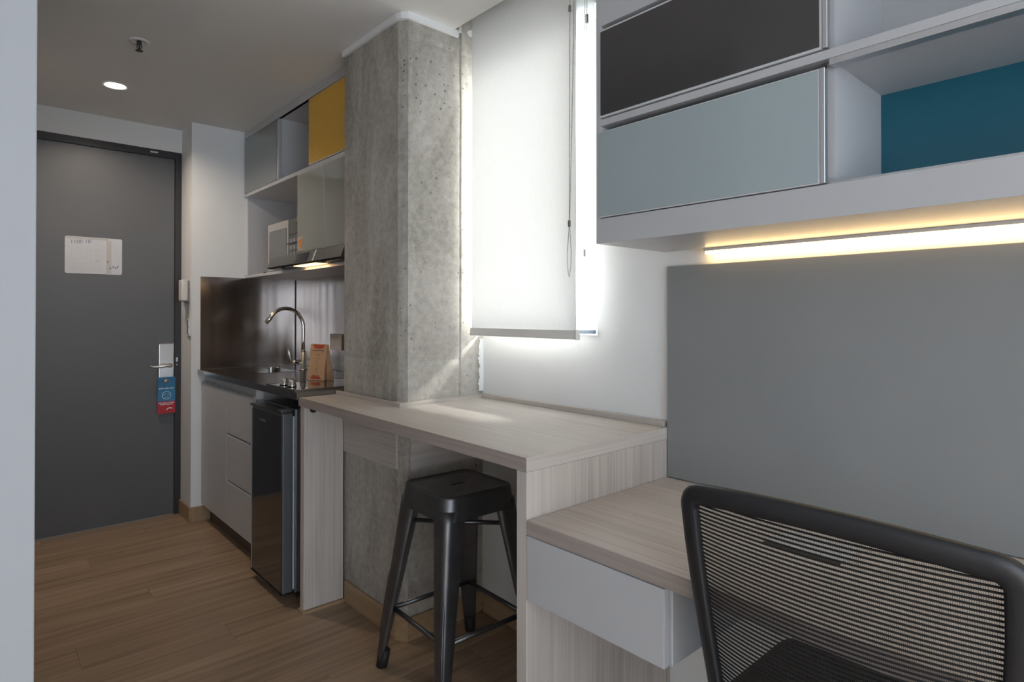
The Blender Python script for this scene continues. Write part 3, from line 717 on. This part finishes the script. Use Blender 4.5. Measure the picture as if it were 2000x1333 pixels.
bm = bmesh.new(); tube(bm, [(1.085, 2.4688, .852), (1.085, 2.4706, .852)], .016, 20); obj('cable_hole', bm, M['rubber'], br)
bm = bmesh.new(); bx(bm, 1.036, 1.226, 2.458, 2.515, 0, .0115); obj('base_trim', bm, M['base'], br)

# ------------------------------------------------------------------ desk
dk = thing('desk', 'beige wood desk with a white hanging drawer lower than the bar counter', 'desk', (1.31, .16, 0))
bm = bmesh.new(); prism(bm, [(1.011, 1.0725), (1.020, -.13), (1.6045, -.13), (1.6045, 1.0725)], .7155, .750); obj('desk_top', bm, M['desk'][1], dk)
box('end_panel', 1.03, 1.604, -.128, -.092, 0, .715, M['desk'][2], dk)  # unseen desk end, set close in to keep light from under the desk
bm = bmesh.new(); prism(bm, [(1.0098, 1.0725), (1.0109, 1.0725), (1.0199, -.13), (1.0188, -.13)], .7157, .7498); obj('edge_band', bm, M['edge'][1], dk)
db = box('drawer_box', 1.030, 1.55, .676, 1.0722, .558, .7145, M['cab'], dk, bv=.0015, seg=1)
box('drawer_front', 1.010, 1.0285, .682, 1.072, .558, .7135, M['cab'], dk, bv=.0015)
gm = thing('desk_cable_port', 'aluminium cable flap with a black brush slot in the desk top behind the chair', 'cable port', (1.35, .542, .75))
box('lid', 1.304, 1.402, .468, .616, .7502, .7545, M['lidgrey'], gm, bv=.001)
box('brush_slot', 1.288, 1.3035, .464, .621, .7502, .7535, M['rubber'], gm)
bm = bmesh.new(); rg = random.Random(4)
yy = .480
while yy < .60: bx(bm, 1.385, 1.391, yy, yy + rg.uniform(.002, .005), .7545, .7549); yy += .0066
obj('engraved_line', bm, M['ink'], gm)

# grey panel on the wall above the desk with the LED strip above it
gp = tag(box('wall_panel', 1.606, 1.616, -.76, 1.0720, .7515, 1.400, M['panel'], None, bv=.001, seg=1), 'flat grey panel on the wall between the desk and the cabinet above', 'wall panel')
lt_ = thing('led_strip', 'warm glowing light strip along the wall under the right cabinet', 'light strip', (1.62, .1, 1.39))
box('profile', 1.594, 1.609, -.75, .940, 1.4370, 1.4455, M['cab'], lt_)
box('diffuser', 1.596, 1.607, -.745, .935, 1.4275, 1.4368, M['led'], lt_)

# ------------------------------------------------------------------ cabinet above the desk
CX = 1.280
rc = thing('wall_cabinet', 'white wall cabinet with a dark and a pale blue sliding door above the desk', 'cabinet', (1.45, .15, 1.446))
YE = -.76; YL = 1.080
bm = bmesh.new()
bx(bm, CX, 1.6095, YE, YL, 1.446, 1.464)                 # bottom board
bx(bm, CX, CX + .018, YE + .018, YL - .014, 1.464, 1.513)                   # lower fascia
bx(bm, CX + .018, 1.6095, YE + .018, YL - .014, 1.498, 1.513)                 # niche floor
bx(bm, CX, 1.6095, YL - .014, YL, 1.464, 2.4185)                   # left side
bx(bm, CX, 1.6095, YE, YE + .018, 1.464, 2.4185)
bx(bm, CX, 1.6095, YE + .018, YL - .014, 1.766, 1.784)                # middle shelf
bx(bm, CX + .018, 1.592, YE + .018, .475, 2.020, 2.038)
bx(bm, CX, 1.6095, YE + .018, YL - .014, 2.040, 2.058)
bx(bm, CX, CX + .018, YE + .018, YL - .014, 2.058, 2.4185)
bx(bm, CX + .030, 1.592, .475, .490, 1.513, 2.040)                    # upright between door and niche
bx(bm, 1.592, 1.6095, YE + .018, YL - .014, 1.784, 2.040)
bx(bm, 1.600, 1.6095, YE + .018, YL - .014, 1.513, 1.766)
obj('carcass', bm, M['cab'], rc)
box('niche_back', 1.590, 1.5995, YE + .018, .475, 1.513, 1.766, M['teal'], rc)
bm = bmesh.new(); bx(bm, CX + .001, CX + .022, YE + .018, .475, 1.7525, 1.7655); bx(bm, CX + .026, CX + .034, YE + .018, .475, 1.7560, 1.7655); obj('sliding_track', bm, M['alu'], rc)
bm = bmesh.new(); bx(bm, CX + .004, CX + .016, YE + .018, .475, 1.5131, 1.5180); obj('sliding_track', bm, M['alu'], rc)
def slide(y0, y1, z0, z1, mat, label, f=.004):
    d = box('door', CX - .002, CX + .020, y0, y1, z0, z1, M['grip'], rc, bv=.001, seg=1); d['label'] = label
    box('glass_panel', CX - .0035, CX - .0012, y0 + f, y1 - f, z0 + f, z1 - f, mat, d, bv=.0004, seg=1)
    box('grip_profile', CX - .004, CX + .012, y0 - .010, y0 - .0005, z0, z1, M['alu'], d, bv=.001, seg=1)
    return d
slide(.487, 1.068, 1.788, 2.028, M['darkglass'], 'dark brown glass sliding door', .0055)
slide(.492, 1.070, 1.516, 1.750, M['blueglass'], 'pale blue grey glass sliding door', .003)

# ------------------------------------------------------------------ roller blinds
def bead_chain(name, pts, parent, pitch=.0062, r=.0021):
    bm = bmesh.new(); pts = [Vector(p) for p in pts]; acc = 0.0
    tube(bm, pts, .0006, 5, caps=True)
    for a, b_ in zip(pts, pts[1:]):
        L = (b_ - a).length; t = pitch - acc if acc else 0.0
        while t < L:
            p = a.lerp(b_, t / L)
            bmesh.ops.create_icosphere(bm, subdivisions=1, radius=r, matrix=Matrix.Translation(p)); t += pitch
        acc = (acc + L) % pitch
    return obj(name, bm, M['bead'], parent)

def wavy_sheet(x, y0, y1, z0, z1, th, amp):
    bm = bmesh.new(); ny, nz = 14, 40; grid = []
    for i in range(nz + 1):
        z = z0 + (z1 - z0) * i / nz; r = []
        for j in range(ny + 1):
            yy = y0 + (y1 - y0) * j / ny
            r.append(bm.verts.new((x + amp * noise.noise(Vector((yy * 5, z * 3, x))), yy, z)))
        grid.append(r)
    for i in range(nz):
        for j in range(ny): bm.faces.new((grid[i][j], grid[i][j + 1], grid[i + 1][j + 1], grid[i + 1][j]))
    return bm

b1 = thing('roller_blind', 'wide off-white roller blind with a beige hem bar next to the column', 'blind', (1.535, 1.67, 1.165))
BX = 1.535
obj('blind_fabric', wavy_sheet(BX, 1.384, 1.957, 1.194, 2.585, 0, .0015), M['blind1'], b1, True)
bm = bmesh.new(); extr(bm, [(BX - .009, 1.380, 1.173), (BX - .006, 1.380, 1.198), (BX + .006, 1.380, 1.198), (BX + .009, 1.380, 1.173), (BX + .005, 1.380, 1.167), (BX - .005, 1.380, 1.167)], (0, .581, 0)); obj('hem_bar', bm, M['hem'], b1)
box('hem_cap', BX - .011, BX + .011, 1.3765, 1.380, 1.165, 1.200, M['white_plastic'], b1, bv=.001)
bm = bmesh.new(); tube(bm, [(BX + .022, 1.377, 2.59), (BX + .022, 1.962, 2.59)], .022, 20); obj('roller_tube', bm, M['alu'], b1, True)
cx1 = BX - .012
CK = cx1 / 1.488
def ck_(y_, z_): return (cx1, y_ * CK, 1.25 + (z_ - 1.25) * CK if z_ < 2.4 else z_)
ch = bead_chain('bead_chain', [ck_(*p) for p in ((1.366, 2.58), (1.370, 2.20), (1.373, 1.55), (1.382, 1.46), (1.380, 1.41), (1.374, 1.377), (1.366, 1.41), (1.364, 1.46), (1.371, 1.55), (1.352, 2.20), (1.350, 2.58))], b1)
for y_, z_ in ((1.3725, 1.556), (1.370, 2.276)):
    _, yy, zz = ck_(y_, z_); box('chain_connector', cx1 - .004, cx1 + .004, yy - .0036, yy + .0036, zz - .011, zz + .011, M['grey_plastic'], ch, bv=.0015)

b2 = thing('roller_blind', 'bright narrow strip of roller blind with a blue-grey hem bar close to the window glass', 'blind', (1.612, 1.68, 1.184))
obj('blind_fabric', wavy_sheet(1.6165, 1.372, 1.990, 1.196, 2.59, 0, .0008), M['blind2'], b2, True)
box('hem_bar', 1.609, 1.623, 1.370, 1.992, 1.184, 1.198, M['hem2'], b2, bv=.002)
bm = bmesh.new(); tube(bm, [(1.598, 1.36, 2.60), (1.598, 1.99, 2.60)], .020, 20); obj('roller_tube', bm, M['alu'], b2, True)
cx2 = 1.598
ch = bead_chain('bead_chain', [(cx2, 1.388, 2.58), (cx2, 1.393, 2.10), (cx2, 1.397, 1.60), (cx2, 1.402, 1.467), (cx2, 1.402, 1.36), (cx2, 1.394, 1.305), (cx2 - .006, 1.397, 1.36), (cx2 - .006, 1.400, 1.467), (cx2, 1.402, 1.60), (cx2, 1.400, 2.10), (cx2, 1.400, 2.58)], b2)
box('chain_connector', cx2 - .007, cx2 + .003, 1.398, 1.407, 1.455, 1.480, M['grey_plastic'], ch, bv=.0015)
box('chain_connector', cx2 - .005, cx2 + .003, 1.385, 1.394, 2.27, 2.30, M['grey_plastic'], ch, bv=.0015)

# ------------------------------------------------------------------ metal stool
def make_stool(cx, cy, rz, ztop):
    st = thing('bar_stool', 'black metal bar stool with tapered legs under the bar counter', 'stool', (cx, cy, 0))
    R = Matrix.Translation((cx, cy, 0)) @ Matrix.Rotation(rz, 4, 'Z')
    def fin(name, bm, mat, smooth=False):
        bm.transform(R); return obj(name, bm, mat, st, smooth)
    hs = .146
    # seat pan with a rolled rim
    bm = bmesh.new(); prof = [(hs - .040, ztop - .0062, .020), (hs - .016, ztop - .006, .034), (hs - .012, ztop - .004, .036), (hs - .008, ztop - .0005, .038), (hs - .002, ztop - .003, .044), (hs, ztop - .010, .046), (hs + .004, ztop - .040, .047), (hs + .010, ztop - .078, .048)]
    rings = []
    for h, z, r in prof: rings.append([bm.verts.new((x, y, z)) for x, y in rrect(0, 0, h, h, r, 8)])
    n = len(rings[0])
    for a, b_ in zip(rings, rings[1:]):
        for k in range(n): bm.faces.new((a[k], a[(k + 1) % n], b_[(k + 1) % n], b_[k]))
    # top sheet with a hand hole
    hole = [bm.verts.new((x, y, ztop - .0062)) for x, y in rrect(0, 0, .030, .009, .0085, 8)]
    hole3 = [bm.verts.new((v.co.x, v.co.y, v.co.z)) for v in hole]
    hole2 = [bm.verts.new((x, y, ztop - .020)) for x, y in rrect(0, 0, .030, .009, .0085, 8)]
    for k in range(n):
        bm.faces.new((hole[k], hole[(k + 1) % n], rings[0][(k + 1) % n], rings[0][k])); bm.faces.new((hole3[k], hole2[k], hole2[(k + 1) % n], hole3[(k + 1) % n]))
    bmesh.ops.recalc_face_normals(bm, faces=bm.faces[:])
    se = fin('seat', bm, M['stool'], True)
    # legs: pressed sheet, rounded corner section that tapers downward
    top = .104; foot = .190
    for sx, sy in ((1, 1), (-1, 1), (-1, -1), (1, -1)):
        bm = bmesh.new(); rings = []
        for i in range(15):
            t = i / 14; z = (ztop - .046) * (1 - t) + .035 * t
            c = top + (foot - top) * t; w = .046 * (1 - t) + .020 * t; r = w * .62
            ring = []
            for x, y in rrect(0, 0, w, w, r, 6):
                px, py = sx * c + x, sy * c + y
                # flatten the inner side of the section
                d = (x * sx + y * sy) / 1.414
                if d < -w * .25: px -= sx * (d + w * .25) / 1.414; py -= sy * (d + w * .25) / 1.414
                ring.append(bm.verts.new((px, py, z)))
            rings.append(ring)
        n = len(rings[0])
        for a, b_ in zip(rings, rings[1:]):
            for k in range(n): bm.faces.new((a[k], a[(k + 1) % n], b_[(k + 1) % n], b_[k]))
        bm.faces.new(rings[0][::-1]); bm.faces.new(rings[-1]); bmesh.ops.recalc_face_normals(bm, faces=bm.faces[:])
        lg = fin('leg', bm, M['stool'], True)
        # raised rib on the outer corner
        bm = bmesh.new(); pts = []; rr = []
        for i in range(9):
            t = .46 + .42 * i / 8; z = (ztop - .046) * (1 - t) + .035 * t; c = top + (foot - top) * t; w = .046 * (1 - t) + .020 * t
            o = c + w - .62 * w * .293; pts.append((sx * o, sy * o, z)); rr.append(.0045 if 0 < i < 8 else .001)
        tube(bm, pts, rr, 10); bm.transform(R); obj('leg_rib', bm, M['stool'], lg, True)
        bm = bmesh.new(); tube(bm, [(sx * (foot - .004), sy * (foot - .004), .060), (sx * foot, sy * foot, .030), (sx * (foot + .004), sy * (foot + .004), 0.001)], [.0205, .021, .020], 16)
        fin('rubber_foot', bm, M['rubber'], True)
    # lower rails and upper braces
    t = .70; c = top + (foot - top) * t; z = (ztop - .046) * (1 - t) + .035 * t
    for a, b_ in (((c, c), (-c, c)), ((-c, c), (-c, -c)), ((-c, -c), (c, -c)), ((c, -c), (c, c))):
        bm = bmesh.new(); tube(bm, [(*a, z), (*b_, z)], .0085, 12); fin('foot_rail', bm, M['stool'], True)
    t = .16; c = top + (foot - top) * t; z = (ztop - .046) * (1 - t) + .035 * t
    for a, b_ in (((c, c), (-c, -c)), ((-c, c), (c, -c))):
        bm = bmesh.new(); tube(bm, [(*a, z), (0, 0, z - .002), (*b_, z)], .0075, 12); fin('brace', bm, M['stool'], True)
    return st
make_stool(1.283, 1.717, math.radians(-2.2), .662)

# ------------------------------------------------------------------ office chair
oc = thing('office_chair', 'black office chair with a striped mesh back pushed in at the desk', 'chair', (1.19, .365, 0))
YC = .362
ZB, ZT = .505, .958
def halfw(z):
    t = (z - ZB) / (ZT - ZB); return .205 + .042 * min(1, t * 1.05)
def backx(y, z):
    h = halfw(z); u = (y - YC) / h
    t = (ZT - z) / (ZT - ZB); return .920 + .036 * t + (.034 + .026 * min(1, max(0, t))) * u * u - .03 * max(0, .62 - z)
def zt(y): return ZT + .010 - .019 * ((y - YC) / .245) ** 2
# frame path (rounded rectangle that tapers to the bottom)
def frame_path():
    P = []; r = .032
    hw = .247
    def corner(cy_, cz_, a0, a1, rr, n=9):
        for k in range(n + 1):
            a = math.radians(a0 + (a1 - a0) * k / n); P.append((cy_ + rr * math.cos(a), cz_ + rr * math.sin(a)))
    w_t, w_b = hw - .018, .200
    for k in range(13): 
        yy = YC - (w_t - r) + 2 * (w_t - r) * k / 12; P.append((yy, zt(yy) - .016))
    corner(YC + w_t - r, zt(YC + w_t - r) - .016 - r, 80, 0, r)
    for k in range(1, 10): P.append((YC + w_t + (w_b - w_t) * (k / 10) ** 1.5, .88 + (ZB + .05 - .88) * k / 10))
    corner(YC + w_b - r, ZB + r, 0, -80, r)
    for k in range(1, 8): P.append((YC + (w_b - r) - 2 * (w_b - r) * k / 8, ZB))
    corner(YC - w_b + r, ZB + r, -100, -180, r)
    for k in range(9, 0, -1): P.append((YC - w_t - (w_b - w_t) * (k / 10) ** 1.5, .88 + (ZB + .05 - .88) * k / 10))
    corner(YC - w_t + r, zt(YC - w_t + r) - .016 - r, 180, 100, r)
    return P
path = frame_path()
def sweep_frame(bm, path, hw_fn, depth, seg=14):
    n = len(path); rings = []
    for i, (yy, zz) in enumerate(path):
        a, b_ = path[i - 1], path[(i + 1) % n]
        t = Vector((b_[0] - a[0], b_[1] - a[1])).normalized(); nr = Vector((t.y, -t.x))     # outward or inward in the back plane
        ring = []; w = hw_fn(yy, zz)
        for k in range(seg):
            an = 2 * math.pi * k / seg; ca, sa = math.cos(an), math.sin(an)
            ca = math.copysign(abs(ca) ** .7, ca); sa = math.copysign(abs(sa) ** .7, sa)
            y2, z2 = yy + nr.x * w * ca, zz + nr.y * w * ca
            ring.append(bm.verts.new((backx(y2, z2) + depth * sa, y2, z2)))
        rings.append(ring)
    for i in range(n):
        a, b_ = rings[i], rings[(i + 1) % n]
        for k in range(seg): bm.faces.new((a[k], a[(k + 1) % seg], b_[(k + 1) % seg], b_[k]))
    bmesh.ops.recalc_face_normals(bm, faces=bm.faces[:])
bm = bmesh.new(); sweep_frame(bm, path, lambda y_, z_: .0185, .013); obj('back_frame', bm, M['chair'], oc, True)
# mesh strands
def inner_half(z):
    tb = max(0, min(1, (.88 - z) / (.88 - (ZB + .05)))); w_t, w_b = .229, .200
    return w_t + (w_b - w_t) * tb ** 1.5
bm = bmesh.new(); z = ZB + .012
while z < ZT - .012:
    hw = inner_half(z) - .004; pts = []
    for k in range(25):
        yy = YC - hw + 2 * hw * k / 24
        if z < zt(yy) - .022: pts.append((backx(yy, z) + .004, yy, z))
    if len(pts) > 2: tube(bm, pts, .00175, 5)
    z += .0073
obj('mesh_strands', bm, M['strand'], oc)
bm = bmesh.new(); yy = YC - .224
while yy < YC + .224:
    pts = [(backx(yy, zz) + .004, yy, zz) for zz in [ZB + .01 + (zt(yy) - .02 - ZB - .01) * k / 10 for k in range(11)] if abs(yy - YC) < inner_half(zz)]
    if len(pts) > 2: tube(bm, pts, .00028, 3)
    yy += .0024
obj('mesh_threads', bm, M['thread'], oc)
# seat, bracket, column, base
bm = bmesh.new(); rings = []
for h, zz, rr in ((.225, .458, .06), (.258, .464, .075), (.268, .486, .08), (.262, .506, .08), (.238, .516, .07), (.13, .518, .05)):
    rings.append([bm.verts.new((1.215 + x, YC + y_, zz + (.006 if zz > .48 else 0) * math.cos(y_ * 9))) for x, y_ in rrect(0, 0, h * .93, h, rr, 7)])
n = len(rings[0])
for a, b_ in zip(rings, rings[1:]):
    for k in range(n): bm.faces.new((a[k], a[(k + 1) % n], b_[(k + 1) % n], b_[k]))
bm.faces.new(rings[0][::-1]); bm.faces.new(rings[-1]); bmesh.ops.recalc_face_normals(bm, faces=bm.faces[:])
obj('seat', bm, M['cushion'], oc, True)
bm = bmesh.new(); tube(bm, [(.962, YC, .56), (.968, YC, .46), (1.00, YC, .425), (1.10, YC, .420)], [.022, .024, .026, .028], 12); obj('back_bracket', bm, M['chair'], oc, True)
box('tilt_mechanism', 1.10, 1.30, YC - .07, YC + .07, .400, .4575, M['chair'], oc, bv=.01)
bm = bmesh.new(); lathe(bm, 1.19, YC, [(0, .10), (.026, .10), (.026, .27), (.015, .272), (.015, .40), (0, .40)], 20); obj('gas_column', bm, M['blackmat'], oc, True)
for k in range(5):
    a = math.radians(72 * k + 15); ca, sa = math.cos(a), math.sin(a)
    bm = bmesh.new(); tube(bm, [(1.19 + .015 * ca, YC + .015 * sa, .115), (1.19 + .13 * ca, YC + .13 * sa, .105), (1.19 + .27 * ca, YC + .27 * sa, .080)], [.028, .023, .016], 12); lg = obj('base_arm', bm, M['chair'], oc, True)
    wx, wy = 1.19 + .275 * ca, YC + .275 * sa
    bm = bmesh.new()
    for s in (-1, 1): tube(bm, [(wx - sa * .006 * s, wy + ca * .006 * s, .0265), (wx - sa * .024 * s, wy + ca * .024 * s, .0265)], .0255, 18)
    tube(bm, [(wx, wy, .03), (wx, wy, .085)], .008, 8)
    obj('caster', bm, M['rubber'], oc, True)
